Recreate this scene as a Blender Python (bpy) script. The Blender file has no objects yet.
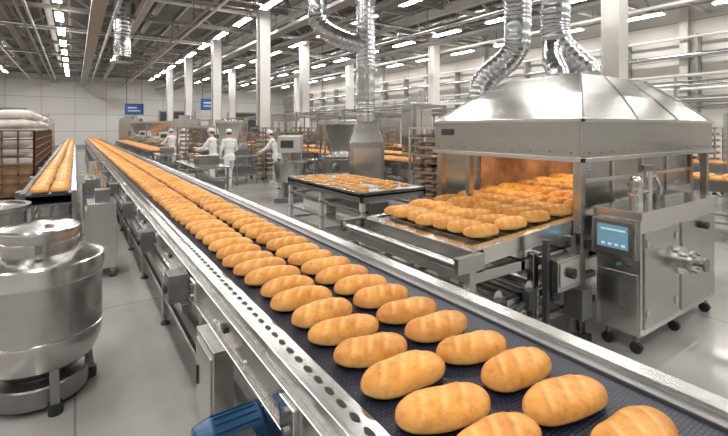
import bpy, math, random
import numpy as np
from mathutils import Vector, Matrix
random.seed(7); np.random.seed(7)
scene = bpy.context.scene

# ---------------------------------------------------------------- materials
def mk(name, col, metal=0.0, rough=0.5, nscale=None, namt=0.15, rvar=0.0, bump=0.0, stretch=(1,1,1), emit=None, estr=0):
    m = bpy.data.materials.new(name); m.use_nodes = True
    nt = m.node_tree; b = nt.nodes['Principled BSDF']
    b.inputs['Base Color'].default_value = (*col, 1)
    b.inputs['Metallic'].default_value = metal
    b.inputs['Roughness'].default_value = rough
    if emit:
        b.inputs['Emission Color'].default_value = (*emit, 1)
        b.inputs['Emission Strength'].default_value = estr
    if nscale:
        tc = nt.nodes.new('ShaderNodeTexCoord'); mp = nt.nodes.new('ShaderNodeMapping')
        mp.inputs['Scale'].default_value = stretch
        nz = nt.nodes.new('ShaderNodeTexNoise'); nz.inputs['Scale'].default_value = nscale
        nz.inputs['Detail'].default_value = 5
        nt.links.new(tc.outputs['Object'], mp.inputs['Vector']); nt.links.new(mp.outputs[0], nz.inputs['Vector'])
        mr = nt.nodes.new('ShaderNodeMapRange')
        mr.inputs['From Min'].default_value = 0.3; mr.inputs['From Max'].default_value = 0.7
        mr.inputs['To Min'].default_value = 1 - namt; mr.inputs['To Max'].default_value = 1 + namt
        nt.links.new(nz.outputs['Fac'], mr.inputs['Value'])
        vm = nt.nodes.new('ShaderNodeVectorMath'); vm.operation = 'SCALE'
        vm.inputs[0].default_value = col
        nt.links.new(mr.outputs[0], vm.inputs['Scale']); nt.links.new(vm.outputs[0], b.inputs['Base Color'])
        if rvar:
            m2 = nt.nodes.new('ShaderNodeMapRange')
            m2.inputs['From Min'].default_value = 0.3; m2.inputs['From Max'].default_value = 0.7
            m2.inputs['To Min'].default_value = max(0.03, rough - rvar); m2.inputs['To Max'].default_value = rough + rvar
            nt.links.new(nz.outputs['Fac'], m2.inputs['Value']); nt.links.new(m2.outputs[0], b.inputs['Roughness'])
        if bump:
            bp = nt.nodes.new('ShaderNodeBump'); bp.inputs['Strength'].default_value = bump
            bp.inputs['Distance'].default_value = 0.01
            nt.links.new(nz.outputs['Fac'], bp.inputs['Height']); nt.links.new(bp.outputs[0], b.inputs['Normal'])
    return m

M = {}
M['steel'] = mk('stainless_steel', (.50,.49,.475), 1, .25, 1.6, .07, .025, 0, (1,1,9))
M['steel_b'] = mk('bright_steel', (.68,.675,.66), 1, .22, 2.5, .05, .02)
M['steel_d'] = mk('dull_steel', (.26,.26,.265), .9, .38, 3.0, .15, .05)
M['galv'] = mk('galvanised_duct', (.60,.62,.64), 1, .24, 4.0, .10, .04)
M['dark'] = mk('dark_rubber_and_slot_shade', (.02,.02,.023), 0, .55)
M['darkgrey'] = mk('dark_grey_paint', (.055,.058,.065), .3, .5, 8, .2)
M['blue'] = mk('blue_motor_paint', (.018,.07,.15), .3, .35, 12, .15)
M['bluep'] = mk('blue_panel', (.02,.12,.40), 0, .4)
M['white'] = mk('white_paint', (.70,.69,.67), 0, .5, 2, .05)
M['cream'] = mk('cream_paint', (.56,.55,.52), .1, .45, 3, .08)
M['beam'] = mk('ceiling_steel_paint', (.30,.285,.262), .2, .5, 3, .15)
M['beamd'] = mk('dark_truss_paint', (.085,.077,.068), .2, .6, 3, .2)
M['brown'] = mk('oven_refractory', (.32,.17,.09), 0, .8, 7, .3, 0, .3)
M['tan'] = mk('cardboard_tan', (.36,.22,.12), 0, .75, 6, .2)
M['rust'] = mk('brown_cage_paint', (.17,.105,.065), .4, .5, 8, .25)
M['sack'] = mk('white_flour_sack', (.66,.63,.59), 0, .85, 5, .15, 0, .6)
M['cloth'] = mk('white_uniform', (.80,.80,.80), 0, .85, 14, .05, 0, .4)
M['skin'] = mk('skin', (.60,.35,.24), 0, .5, 20, .06)
M['hair'] = mk('dark_hair', (.05,.03,.02), 0, .6)
M['lips'] = mk('lips', (.42,.14,.12), 0, .5)
M['eye'] = mk('eye_white', (.8,.8,.8), 0, .2)
M['shoe'] = mk('work_shoe', (.65,.65,.65), 0, .5)
M['screen'] = mk('touch_screen', (.10,.20,.27), 0, .15, 30, .1, emit=(.16,.30,.38), estr=.4)
M['screen2'] = mk('screen_widget', (.4,.55,.62), 0, .2, emit=(.5,.68,.75), estr=.35)
M['lamp'] = mk('lamp_tube', (1,1,1), 0, .5, emit=(1,.965,.91), estr=50)
M['ovenlamp'] = mk('oven_lamp_glass', (1,.8,.5), 0, .5, emit=(1,.80,.55), estr=15)
M['green'] = mk('green_paint', (.05,.25,.12), 0, .5)

def belt_mat():
    m = bpy.data.materials.new('modular_belt'); m.use_nodes = True
    nt = m.node_tree; b = nt.nodes['Principled BSDF']
    tc = nt.nodes.new('ShaderNodeTexCoord')
    br = nt.nodes.new('ShaderNodeTexBrick'); br.inputs['Scale'].default_value = 1
    br.inputs['Brick Width'].default_value = .022; br.inputs['Row Height'].default_value = .013
    br.inputs['Mortar Size'].default_value = .003
    br.inputs['Color1'].default_value = (.018,.028,.058,1); br.inputs['Color2'].default_value = (.030,.044,.084,1)
    br.inputs['Mortar'].default_value = (.003,.005,.011,1)
    nt.links.new(tc.outputs['Object'], br.inputs['Vector'])
    nt.links.new(br.outputs['Color'], b.inputs['Base Color'])
    bp = nt.nodes.new('ShaderNodeBump'); bp.invert = True; bp.inputs['Strength'].default_value = .6; bp.inputs['Distance'].default_value = .004
    nt.links.new(br.outputs['Fac'], bp.inputs['Height']); nt.links.new(bp.outputs[0], b.inputs['Normal'])
    b.inputs['Roughness'].default_value = .42
    return m
M['belt'] = belt_mat()

def bread_mat():
    m = bpy.data.materials.new('bread_crust'); m.use_nodes = True
    nt = m.node_tree; b = nt.nodes['Principled BSDF']
    at = nt.nodes.new('ShaderNodeAttribute'); at.attribute_name = 'crust'
    tc = nt.nodes.new('ShaderNodeTexCoord')
    nz = nt.nodes.new('ShaderNodeTexNoise'); nz.inputs['Scale'].default_value = 24; nz.inputs['Detail'].default_value = 9
    nz.inputs['Roughness'].default_value = .72
    nt.links.new(tc.outputs['Object'], nz.inputs['Vector'])
    cr = nt.nodes.new('ShaderNodeValToRGB')
    cr.color_ramp.elements[0].position = .30; cr.color_ramp.elements[0].color = (.72,.58,.42,1)
    cr.color_ramp.elements[1].position = .70; cr.color_ramp.elements[1].color = (1.0,1.0,1.0,1)
    e = cr.color_ramp.elements.new(.5); e.color = (.93,.89,.83,1)
    nt.links.new(nz.outputs['Fac'], cr.inputs['Fac'])
    vm = nt.nodes.new('ShaderNodeVectorMath'); vm.operation = 'MULTIPLY'
    nt.links.new(at.outputs['Color'], vm.inputs[0]); nt.links.new(cr.outputs[0], vm.inputs[1])
    nt.links.new(vm.outputs[0], b.inputs['Base Color'])
    n2 = nt.nodes.new('ShaderNodeTexNoise'); n2.inputs['Scale'].default_value = 55; n2.inputs['Detail'].default_value = 7
    nt.links.new(tc.outputs['Object'], n2.inputs['Vector'])
    bp = nt.nodes.new('ShaderNodeBump'); bp.inputs['Strength'].default_value = .65; bp.inputs['Distance'].default_value = .004
    nt.links.new(n2.outputs['Fac'], bp.inputs['Height']); nt.links.new(bp.outputs[0], b.inputs['Normal'])
    b.inputs['Roughness'].default_value = .42
    b.inputs['Specular IOR Level'].default_value = .4
    return m
M['bread'] = bread_mat()

def floor_mat():
    m = bpy.data.materials.new('polished_concrete_floor'); m.use_nodes = True
    nt = m.node_tree; b = nt.nodes['Principled BSDF']
    tc = nt.nodes.new('ShaderNodeTexCoord')
    nz = nt.nodes.new('ShaderNodeTexNoise'); nz.inputs['Scale'].default_value = 1.1; nz.inputs['Detail'].default_value = 8
    nt.links.new(tc.outputs['Object'], nz.inputs['Vector'])
    cr = nt.nodes.new('ShaderNodeValToRGB')
    cr.color_ramp.elements[0].position = .3; cr.color_ramp.elements[0].color = (.31,.302,.288,1)
    cr.color_ramp.elements[1].position = .7; cr.color_ramp.elements[1].color = (.43,.422,.405,1)
    nt.links.new(nz.outputs['Fac'], cr.inputs['Fac'])
    br = nt.nodes.new('ShaderNodeTexBrick'); br.offset = 0; br.inputs['Scale'].default_value = 1
    br.inputs['Brick Width'].default_value = 5; br.inputs['Row Height'].default_value = 5; br.inputs['Mortar Size'].default_value = .008
    br.inputs['Color1'].default_value = (1,1,1,1); br.inputs['Color2'].default_value = (.97,.97,.97,1); br.inputs['Mortar'].default_value = (.6,.6,.6,1)
    nt.links.new(tc.outputs['Object'], br.inputs['Vector'])
    mu = nt.nodes.new('ShaderNodeMix'); mu.data_type = 'RGBA'; mu.blend_type = 'MULTIPLY'; mu.inputs['Factor'].default_value = 1
    nt.links.new(cr.outputs[0], mu.inputs['A']); nt.links.new(br.outputs['Color'], mu.inputs['B'])
    nt.links.new(mu.outputs['Result'], b.inputs['Base Color'])
    mr = nt.nodes.new('ShaderNodeMapRange'); mr.inputs['To Min'].default_value = .06; mr.inputs['To Max'].default_value = .22
    nt.links.new(nz.outputs['Fac'], mr.inputs['Value']); nt.links.new(mr.outputs[0], b.inputs['Roughness'])
    return m
M['floor'] = floor_mat()

def panel_mat(name, col, bw, rh, swap):
    m = bpy.data.materials.new(name); m.use_nodes = True
    nt = m.node_tree; b = nt.nodes['Principled BSDF']
    tc = nt.nodes.new('ShaderNodeTexCoord'); mp = nt.nodes.new('ShaderNodeMapping')
    if swap == 'x': mp.inputs['Rotation'].default_value = (0, math.pi/2, math.pi/2)
    else: mp.inputs['Rotation'].default_value = (-math.pi/2, 0, 0)
    br = nt.nodes.new('ShaderNodeTexBrick'); br.offset = 0; br.inputs['Scale'].default_value = 1
    br.inputs['Brick Width'].default_value = bw; br.inputs['Row Height'].default_value = rh; br.inputs['Mortar Size'].default_value = .02
    br.inputs['Color1'].default_value = (*col,1); br.inputs['Color2'].default_value = (*[c*.92 for c in col],1); br.inputs['Mortar'].default_value = (*[c*.5 for c in col],1)
    nt.links.new(tc.outputs['Object'], mp.inputs[0]); nt.links.new(mp.outputs[0], br.inputs['Vector'])
    nt.links.new(br.outputs['Color'], b.inputs['Base Color']); b.inputs['Roughness'].default_value = .55
    return m
M['wallx'] = panel_mat('wall_panels_side', (.64,.62,.585), 2.4, 1.5, 'x')
M['wally'] = panel_mat('wall_panels_end', (.62,.61,.59), 2.4, 1.5, 'y')

# ---------------------------------------------------------------- mesh builder
class B:
    def __init__(s, name, loc=(0,0,0), yaw=0):
        s.name=name; s.v=[]; s.f=[]; s.fm=[]; s.fs=[]; s.mats=[]; s.loc=loc; s.yaw=yaw
    def mi(s, m):
        if m not in s.mats: s.mats.append(m)
        return s.mats.index(m)
    def add(s, vs, fs, m, smooth=False):
        o=len(s.v); s.v += [tuple(v) for v in vs]; k=s.mi(m)
        for f in fs:
            s.f.append(tuple(i+o for i in f)); s.fm.append(k); s.fs.append(smooth)
    def b(s, x0,x1,y0,y1,z0,z1, m='steel'):
        vs=[(x0,y0,z0),(x1,y0,z0),(x1,y1,z0),(x0,y1,z0),(x0,y0,z1),(x1,y0,z1),(x1,y1,z1),(x0,y1,z1)]
        s.hexa(vs, m)
    def hexa(s, vs, m='steel'):
        s.add(vs, [(0,3,2,1),(4,5,6,7),(0,1,5,4),(1,2,6,5),(2,3,7,6),(3,0,4,7)], m)
    def beam(s, p0, p1, w, h, m='steel'):
        p0=Vector(p0); p1=Vector(p1); d=(p1-p0).normalized()
        up=Vector((0,0,1)) if abs(d.z)<.95 else Vector((0,1,0))
        a=d.cross(up).normalized()*w/2; c=a.cross(d).normalized()*h/2
        q=[]
        for p in (p0,p1): q += [p-a-c, p+a-c, p+a+c, p-a+c]
        s.add(q, [(0,3,2,1),(4,5,6,7),(0,1,5,4),(1,2,6,5),(2,3,7,6),(3,0,4,7)], m)
    def cyl(s, p0, p1, r0, r1=None, n=16, m='steel', cap=True):
        if r1 is None: r1=r0
        p0=Vector(p0); p1=Vector(p1); d=(p1-p0).normalized()
        up=Vector((0,0,1)) if abs(d.z)<.9 else Vector((1,0,0))
        a=d.cross(up).normalized(); c=d.cross(a).normalized()
        vs=[]
        for p,r in ((p0,r0),(p1,r1)):
            for i in range(n):
                t=2*math.pi*i/n; vs.append(p+a*r*math.cos(t)+c*r*math.sin(t))
        s.add(vs, [(i,(i+1)%n,n+(i+1)%n,n+i) for i in range(n)], m, True)
        if cap:
            s.add(vs[:n], [tuple(range(n-1,-1,-1))], m); s.add(vs[n:], [tuple(range(n))], m)
    def lathe(s, prof, c=(0,0), n=64, m='steel', smooth=True, ang=18):
        segs=[[prof[0],prof[1]]]
        for k in range(2,len(prof)):
            a=Vector(prof[k-1])-Vector(prof[k-2]); b_=Vector(prof[k])-Vector(prof[k-1])
            if a.length>1e-6 and b_.length>1e-6 and a.angle(b_)>math.radians(ang): segs.append([prof[k-1],prof[k]])
            else: segs[-1].append(prof[k])
        for pr in segs:
            vs=[]
            for r,z in pr:
                for i in range(n):
                    t=2*math.pi*i/n; vs.append((c[0]+r*math.cos(t), c[1]+r*math.sin(t), z))
            fs=[]
            for k in range(len(pr)-1):
                for i in range(n): fs.append((k*n+i,k*n+(i+1)%n,(k+1)*n+(i+1)%n,(k+1)*n+i))
            s.add(vs, fs, m, smooth)
    def ell(s, c, r, m='steel', n=16, k=10):
        vs=[]; fs=[]
        for j in range(k+1):
            ph=-math.pi/2+math.pi*j/k
            for i in range(n):
                t=2*math.pi*i/n; vs.append((c[0]+r[0]*math.cos(ph)*math.cos(t), c[1]+r[1]*math.cos(ph)*math.sin(t), c[2]+r[2]*math.sin(ph)))
        for j in range(k):
            for i in range(n): fs.append((j*n+i,j*n+(i+1)%n,(j+1)*n+(i+1)%n,(j+1)*n+i))
        s.add(vs, fs, m, True)
    def tube(s, pts, r, n=18, m='galv', rib=0.0, step=.02, per=4):
        P=[Vector(p) for p in pts]; P=[2*P[0]-P[1]]+P+[2*P[-1]-P[-2]]
        path=[]
        for i in range(1,len(P)-2):
            L=(P[i+1]-P[i]).length; k=max(2,int(L/step))
            for j in range(k):
                t=j/k; a,b_,c,d=P[i-1],P[i],P[i+1],P[i+2]
                path.append(.5*((2*b_)+(-a+c)*t+(2*a-5*b_+4*c-d)*t*t+(-a+3*b_-3*c+d)*t**3))
        path.append(P[-2]); nrm=None; vs=[]
        for i,p in enumerate(path):
            d=(path[min(i+1,len(path)-1)]-path[max(i-1,0)]).normalized()
            if nrm is None: nrm=d.orthogonal().normalized()
            nrm=(nrm-d*nrm.dot(d)).normalized(); c=d.cross(nrm)
            rr=r*(1+rib*math.cos(2*math.pi*i/per))
            for k in range(n):
                t=2*math.pi*k/n; vs.append(p+nrm*rr*math.cos(t)+c*rr*math.sin(t))
        fs=[]
        for i in range(len(path)-1):
            for k in range(n): fs.append((i*n+k,i*n+(k+1)%n,(i+1)*n+(k+1)%n,(i+1)*n+k))
        s.add(vs, fs, m, True)
    def foot(s, x, y, z0, w=.05, m='steel'):
        s.b(x-w/2,x+w/2,y-w/2,y+w/2,.07,z0,m)
        s.cyl((x,y,.02),(x,y,.08),.012,n=8,m='steel_d'); s.cyl((x,y,0),(x,y,.022),.04,n=12,m='darkgrey')
    def build(s, bevel=0, parent=None):
        me=bpy.data.meshes.new(s.name); me.from_pydata(s.v,[],s.f)
        for m in s.mats: me.materials.append(M[m])
        me.polygons.foreach_set('material_index', s.fm); me.polygons.foreach_set('use_smooth', s.fs)
        me.update()
        o=bpy.data.objects.new(s.name, me); scene.collection.objects.link(o)
        o.location=s.loc; o.rotation_euler=(0,0,s.yaw)
        if bevel:
            bv=o.modifiers.new('bevel','BEVEL'); bv.width=bevel; bv.segments=2; bv.limit_method='ANGLE'; bv.angle_limit=math.radians(50)
        if parent: o.parent=parent
        return o

# ---------------------------------------------------------------- room
X0,X1,Y0,Y1,ZC=-9,20,-7,46,7.8
r=B('floor'); r.b(X0-.2,X1+.2,Y0-.2,Y1+.2,-.2,0,'floor'); r.build()
r=B('ceiling'); r.b(X0-.2,X1+.2,Y0-.2,Y1+.2,ZC,ZC+.2,'beamd')
for i in range(int((X1-X0)/1.2)): r.b(X0+.3+i*1.2,X0+.42+i*1.2,Y0,Y1,ZC-.14,ZC,'beam')
r.build()
r=B('wall_right'); r.b(X1,X1+.2,Y0,Y1,0,ZC,'wallx'); r.build()
r=B('wall_left'); r.b(X0-.2,X0,Y0,Y1,0,ZC,'wallx'); r.build()
r=B('wall_back'); r.b(X0-.2,X1+.2,Y1,Y1+.2,0,ZC,'wally'); r.build()
r=B('wall_front'); r.b(X0-.2,X1+.2,Y0-.2,Y0,0,ZC,'wally'); r.build()
r=B('baseboard_right'); r.b(X1-.06,X1,Y0,Y1,0,.3,'beam'); r.build()
r=B('baseboard_back'); r.b(X0,X1,Y1-.06,Y1,0,.3,'beam'); r.build()
for i,(x,w) in enumerate(((-5,3),(8.5,3.2),(15,3))):
    r=B('door_%d'%(i+1)); r.b(x-w/2-.12,x+w/2+.12,Y1-.12,Y1-.001,.0,3.5,'beam')
    for k in range(12): r.b(x-w/2,x+w/2,Y1-.16+(k%2)*.02,Y1-.11,.02+k*.28,.29+k*.28,'darkgrey')
    r.build()
for i,yy in enumerate((8.5,18.5,28.5,37.7)):
    r=B('door_%d'%(i+4)); r.b(X1-.12,X1-.001,yy-.1,yy+1.7,0,2.5,'beam'); r.b(X1-.15,X1-.1,yy,yy+.78,.02,2.4,'cream'); r.b(X1-.15,X1-.1,yy+.82,yy+1.6,.02,2.4,'cream')
    r.b(X1-.18,X1-.14,yy+.68,yy+.72,1.0,1.25,'steel_d'); r.build()
r=B('wall_pipes')
for z,rad,m in ((3.3,.06,'white'),(3.6,.04,'steel_d'),(4.6,.1,'galv'),(2.8,.04,'steel_d'),(5.3,.05,'white')):
    r.cyl((X1-.4,Y0+.5,z),(X1-.4,Y1-.5,z),rad,n=10,m=m)
y=Y0+1
while y<Y1-1:
    r.b(X1-.44,X1,y-.03,y+.03,2.6,5.4,'beam'); y+=2.5
r.build()
r=B('wall_post')
y=-3
while y<Y1: r.b(X1-.22,X1,y-.14,y+.14,0,ZC,'cream'); y+=5
r.build()

t=B('roof_trusses')
y=-4.5
while y<Y1:
    t.b(X0,X1,y-.07,y+.07,7.35,7.5,'beam'); t.b(X0,X1,y-.08,y+.08,6.45,6.6,'beam')
    x=X0; up=False
    while x<X1-.5:
        a=(x,y,6.55 if not up else 7.4); c=(x+1.2,y,7.4 if not up else 6.55)
        t.beam(a,c,.07,.07,'beam'); up=not up; x+=1.2
    y+=4.2
t.build()
g=B('roof_girders')
for x,z in ((-6.5,6.3),(-2.4,6.3),(2.2,6.25),(7.3,6.25),(12,6.25),(16.2,6.3)):
    mm='cream' if x in (7.3,12,2.2) else 'beam'
    g.b(x-.13,x+.13,Y0,Y1,z,z+.03,mm); g.b(x-.13,x+.13,Y0,Y1,z+.3,z+.33,mm); g.b(x-.02,x+.02,Y0,Y1,z,z+.3,mm)
    for k in range(11): g.b(x-.05,x+.05,-4.55+k*4.2,-4.45+k*4.2,z+.3,7.4,'beam')
g.build()
p=B('ceiling_pipes')
for x,z,rad,m in ((-6,5.95,.05,'white'),(-1.6,5.8,.05,'steel_d'),(-1.35,5.8,.05,'beam'),(1.2,5.9,.07,'galv'),(3.6,5.7,.05,'beam'),(3.85,5.7,.05,'white'),(7.9,5.6,.06,'steel_d'),(8.2,5.6,.06,'beam'),(11.2,5.5,.08,'galv'),(15.2,5.6,.06,'white'),(-3.5,7.0,.2,'galv'),(10.6,7.0,.2,'galv'),(-1.0,7.05,.14,'white'),(3.0,7.05,.16,'galv'),(14.8,7.0,.16,'galv'),(-5.4,5.7,.09,'galv'),(-3.0,5.75,.04,'white')):
    p.cyl((x,Y0,z),(x,Y1,z),rad,n=10,m=m)
    for k in range(11): p.cyl((x,-4.5+k*4.2,z),(x,-4.5+k*4.2,6.5 if z<6.5 else 7.4),.012,n=6,m='beamd')
for yv in (6.2,14.7,23,31.4): p.cyl((X0,yv,6.2),(X1,yv,6.2),.06,n=8,m='galv')
for yv in (10.4,18.8,27.2,35.6): p.cyl((X0,yv,6.9),(X1,yv,6.9),.09,n=8,m='white')
p.build()
ct=B('cable_tray')
for x in (0.6,6.6,13):
    ct.b(x-.2,x+.2,Y0+.3,Y1-.3,5.45,5.47,'steel_d'); ct.b(x-.2,x-.18,Y0+.3,Y1-.3,5.47,5.56,'steel_d'); ct.b(x+.18,x+.2,Y0+.3,Y1-.3,5.47,5.56,'steel_d')
    for k in range(11):
        for s in (-.19,.19): ct.cyl((x+s,-4.5+k*4.2,5.5),(x+s,-4.5+k*4.2,6.5),.01,n=6,m='beamd')
ct.build()

for x in (-4.4,-.5,5.62,9.5,14,18.3):
    L=B('ceiling_light_row')
    y=-4.5
    while y<44:
        L.b(x-.09,x+.09,y-.8,y+.8,6.08,6.16,'white')
        L.add([(x-.12,y-.8,6.075),(x-.12,y+.8,6.075),(x+.12,y+.8,6.075),(x+.12,y-.8,6.075)],[(0,1,2,3)],'lamp')
        for s in (-.6,.6): L.cyl((x,y+s,6.16),(x,y+s,6.5),.01,n=6,m='beamd')
        y+=3.1
    L.b(x-.04,x+.04,-6,44,6.17,6.22,'beam')
    L.build()

for x,y in ((6,15.85),(6,22.5),(6,29),(6,35.5),(10.2,4.95),(10,20.5),(10,27),(10,33),(-5,20),(-5,28),(-5,36),(15,16),(15,24),(15,32)):
    c=B('steel_column',(x,y,0)); w=.2
    c.b(-w,w,-w,-w+.04,0,6.45,'white'); c.b(-w,w,w-.04,w,0,6.45,'white'); c.b(-.14,.14,-w+.04,w-.04,0,6.45,'white')
    c.b(-.30,.30,-.30,.30,0,.04,'beam'); c.b(-.26,.26,-.26,.26,6.35,6.45,'beam')
    c.b(-w-.01,w+.01,-w-.01,w+.01,0.04,1.2,'cream'); c.b(-w-.06,-w,-.08,.08,1.4,1.9,'steel_d'); c.cyl((w+.03,-.1,.1),(w+.03,-.1,6.3),.025,n=8,m='steel_d')
    c.build()

# ---------------------------------------------------------------- bread
def loaves(name, places, zfun, L=.32, W=.152, H=.085, lod=lambda p:(30,20)):
    V=[];F=[];C=[];off=0
    for (x,y,rot) in places:
        nu,nn=lod((x,y)); T=np.linspace(-1,1,nu); TH=np.linspace(0,2*np.pi,nn,endpoint=False)
        t,th=np.meshgrid(T,TH,indexing='ij')
        l=L*random.uniform(.93,1.05); w=W*random.uniform(.94,1.06); h=H*random.uniform(.92,1.08)
        ts=np.sign(t)*(1-(1-np.abs(t))**1.5)
        rr=np.power(np.clip(1-np.abs(ts)**2.9,0,1),.52)
        cy=np.cos(th); cz=np.sin(th)
        ph=[random.uniform(0,6.28) for _ in range(4)]
        lump=1+.035*np.sin(ts*3+ph[0])*np.cos(th+ph[1])+.016*np.sin(ts*7+ph[2]+th*2)
        Xv=ts*l/2
        Yv=np.sign(cy)*np.abs(cy)**.88*rr*w/2*lump + .006*np.sin(ts*2.2+ph[3])
        Zv=np.where(cz>0, np.abs(cz)**.88*h*.66, -np.abs(cz)**.6*h*.34)*rr**.8*lump
        sl=np.zeros_like(t); rim=np.zeros_like(t)
        for k in (-.46,0.0,.46):
            dd=(Xv/(l/2)-k-.28*Yv/(w/2))
            msk=np.clip(cz*2.2-1.0,0,1)
            sl+=np.exp(-(dd/.075)**2)*msk; rim+=np.exp(-((dd+.13)/.05)**2)*msk
        sl=np.clip(sl,0,1)*(rr>.25); rim=np.clip(rim,0,1)*(rr>.25)
        Zv=Zv-sl*.0034*(h/.085)+rim*.0012
        zz=Zv+h*.34
        top=np.clip(zz/h,0,1)
        tone=random.uniform(-1,1)
        cA=np.array([.92,.61,.25]); cB=np.array([.79,.385,.085])*(1-.08*tone); cD=np.array([.52,.18,.024])
        a=np.clip((top-.12)/.55,0,1)[...,None]
        patch=np.clip(.45+.6*np.sin(ts*4+ph[3])*np.cos(th*1.3+ph[1])+.4*tone,0,1)[...,None]*.5
        ends=(np.clip((np.abs(ts)-.70)/.3,0,1)*.3)[...,None]
        col=cA*(1-a)+cB*a; k2=np.clip(patch*a+ends+(rim*.28)[...,None],0,.75); col=col*(1-k2)+cD*k2
        s3=(sl*.5)[...,None]; col=col*(1-s3)+np.array([.93,.60,.23])*s3
        c,s=math.cos(rot),math.sin(rot)
        gx=x+Xv*c-Yv*s; gy=y+Xv*s+Yv*c; gz=zz+zfun(x)
        V.append(np.stack([gx,gy,gz],-1).reshape(-1,3)); C.append(col.reshape(-1,3))
        i=np.arange(nu-1)[:,None]; j=np.arange(nn)[None,:]; j2=(j+1)%nn
        f=np.stack([i*nn+j,(i+1)*nn+j,(i+1)*nn+j2,i*nn+j2],-1).reshape(-1,4)+off
        F.append(f[:, ::-1]); off+=nu*nn
    V=np.concatenate(V);F=np.concatenate(F);C=np.concatenate(C)
    me=bpy.data.meshes.new(name); me.from_pydata(V.tolist(),[],F.tolist())
    ca=me.color_attributes.new('crust','FLOAT_COLOR','POINT')
    ca.data.foreach_set('color', np.concatenate([C,np.ones((len(C),1))],1).astype(np.float32).ravel())
    me.materials.append(M['bread']); me.polygons.foreach_set('use_smooth',[True]*len(F)); me.update()
    o=bpy.data.objects.new(name,me); scene.collection.objects.link(o); return o

J=lambda a: random.uniform(-a,a)
pl=[]
for i in range(206):
    y=.175+i*.2
    for x in (.955,1.305): pl.append((x+J(.008),y+J(.008),-.13+J(.06)))
def lod(p):
    y=p[1]
    return (60,36) if y<3 else ((28,20) if y<8 else ((14,10) if y<16 else (9,8)))
loaves('bread_loaves_on_main_conveyor', pl, lambda x:.902, lod=lod)

# ---------------------------------------------------------------- main conveyor
c=B('main_conveyor'); ya,yb=-1.6,41.5
c.b(.765,1.60,ya,yb,.875,.90,'belt')
c.b(.675,.765,ya,yb,.885,.905,'steel_b')
c.b(.655,.675,ya,yb,.72,.912,'steel_b')
c.b(.63,.655,ya,yb,.72,.85,'steel')
c.b(.61,.67,ya,yb,.70,.72,'steel'); 
c.b(1.60,1.655,ya,yb,.84,.912,'steel_d'); c.b(1.655,1.74,ya,yb,.885,.93,'steel_b'); c.b(1.71,1.74,ya,yb,.70,.885,'steel')
c.b(.70,1.66,ya,yb,.70,.73,'steel_d')
y=.0
while y<14:
    n=12; vs=[(.718+.012*math.cos(2*math.pi*k/n), y+.026*math.sin(2*math.pi*k/n), .9065) for k in range(n)]
    c.add(vs,[tuple(range(n))],'dark'); y+=.08  # flat dark ovals on an uncut rail, painting in the shade of slot holes
y=ya+.1
while y<yb:
    for x in (.69,1.68): 
        c.foot(x,y,.70,.055)
    c.b(.69,1.68,y-.02,y+.02,.24,.28,'steel'); c.b(.69,1.68,y-.02,y+.02,.6,.64,'steel')
    c.b(.612,.63,y-.06,y+.06,.72,.84,'steel_b'); 
    for z in (.74,.81): c.cyl((.60,y,z),(.612,y,z),.014,n=8,m='steel_d')
    y+=1.45
for x in (.69,1.68): c.b(x-.015,x+.015,ya,yb,.24,.28,'steel')
c.b(.56,.62,2.9,30,.62,.68,'steel')
for yy in (3.0,4.4,6.2,8.5,11,14): 
    c.b(.50,.62,yy,yy+.16,.66,.84,'steel_d'); c.cyl((.48,yy+.08,.74),(.50,yy+.08,.74),.03,n=10,m='dark')
for yy in np.arange(.7,12,.75):
    c.b(.615,.63,yy-.03,yy+.03,.77,.80,'dark')
c.b(.56,.66,2.15,2.5,.25,.70,'steel_b'); c.b(.55,.56,2.18,2.47,.29,.66,'steel_b'); c.b(.543,.55,2.42,2.44,.42,.52,'dark')
for yy in np.arange(.4,12,.5): c.cyl((.622,yy,.745),(.632,yy,.745),.012,n=8,m='steel_b')
c.build(.003)
mo=B('gear_motor')
my,mz=1.68,.612; dx=.035
mo.cyl((.39+dx,my,mz),(.575+dx,my,mz),.076,n=28,m='blue')
for k in range(16):
    a=2*math.pi*k/16; mo.beam((.40+dx,my+.078*math.cos(a),mz+.078*math.sin(a)),(.565+dx,my+.078*math.cos(a),mz+.078*math.sin(a)),.007,.010,'blue')
mo.cyl((.575+dx,my,mz),(.60+dx,my,mz),.084,.070,n=28,m='blue'); mo.cyl((.335+dx,my,mz),(.39+dx,my,mz),.064,.080,n=28,m='blue'); mo.cyl((.325+dx,my,mz),(.335+dx,my,mz),.04,n=20,m='darkgrey')
mo.b(.59+dx,.69+dx,my-.075,my+.075,mz-.09,.695,'blue'); mo.b(.44+dx,.53+dx,my-.125,my-.06,mz-.03,mz+.04,'darkgrey')
mo.b(.40+dx,.69+dx,my-.08,my+.08,mz-.105,mz-.085,'steel_d')
mo.tube([(.46,my-.09,mz),(.42,my-.12,mz-.03),(.40,my+.05,mz-.2),(.48,my+.25,.34),(.57,my+.48,.30)],.009,n=8,m='dark')
mo.build(.003)

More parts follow.
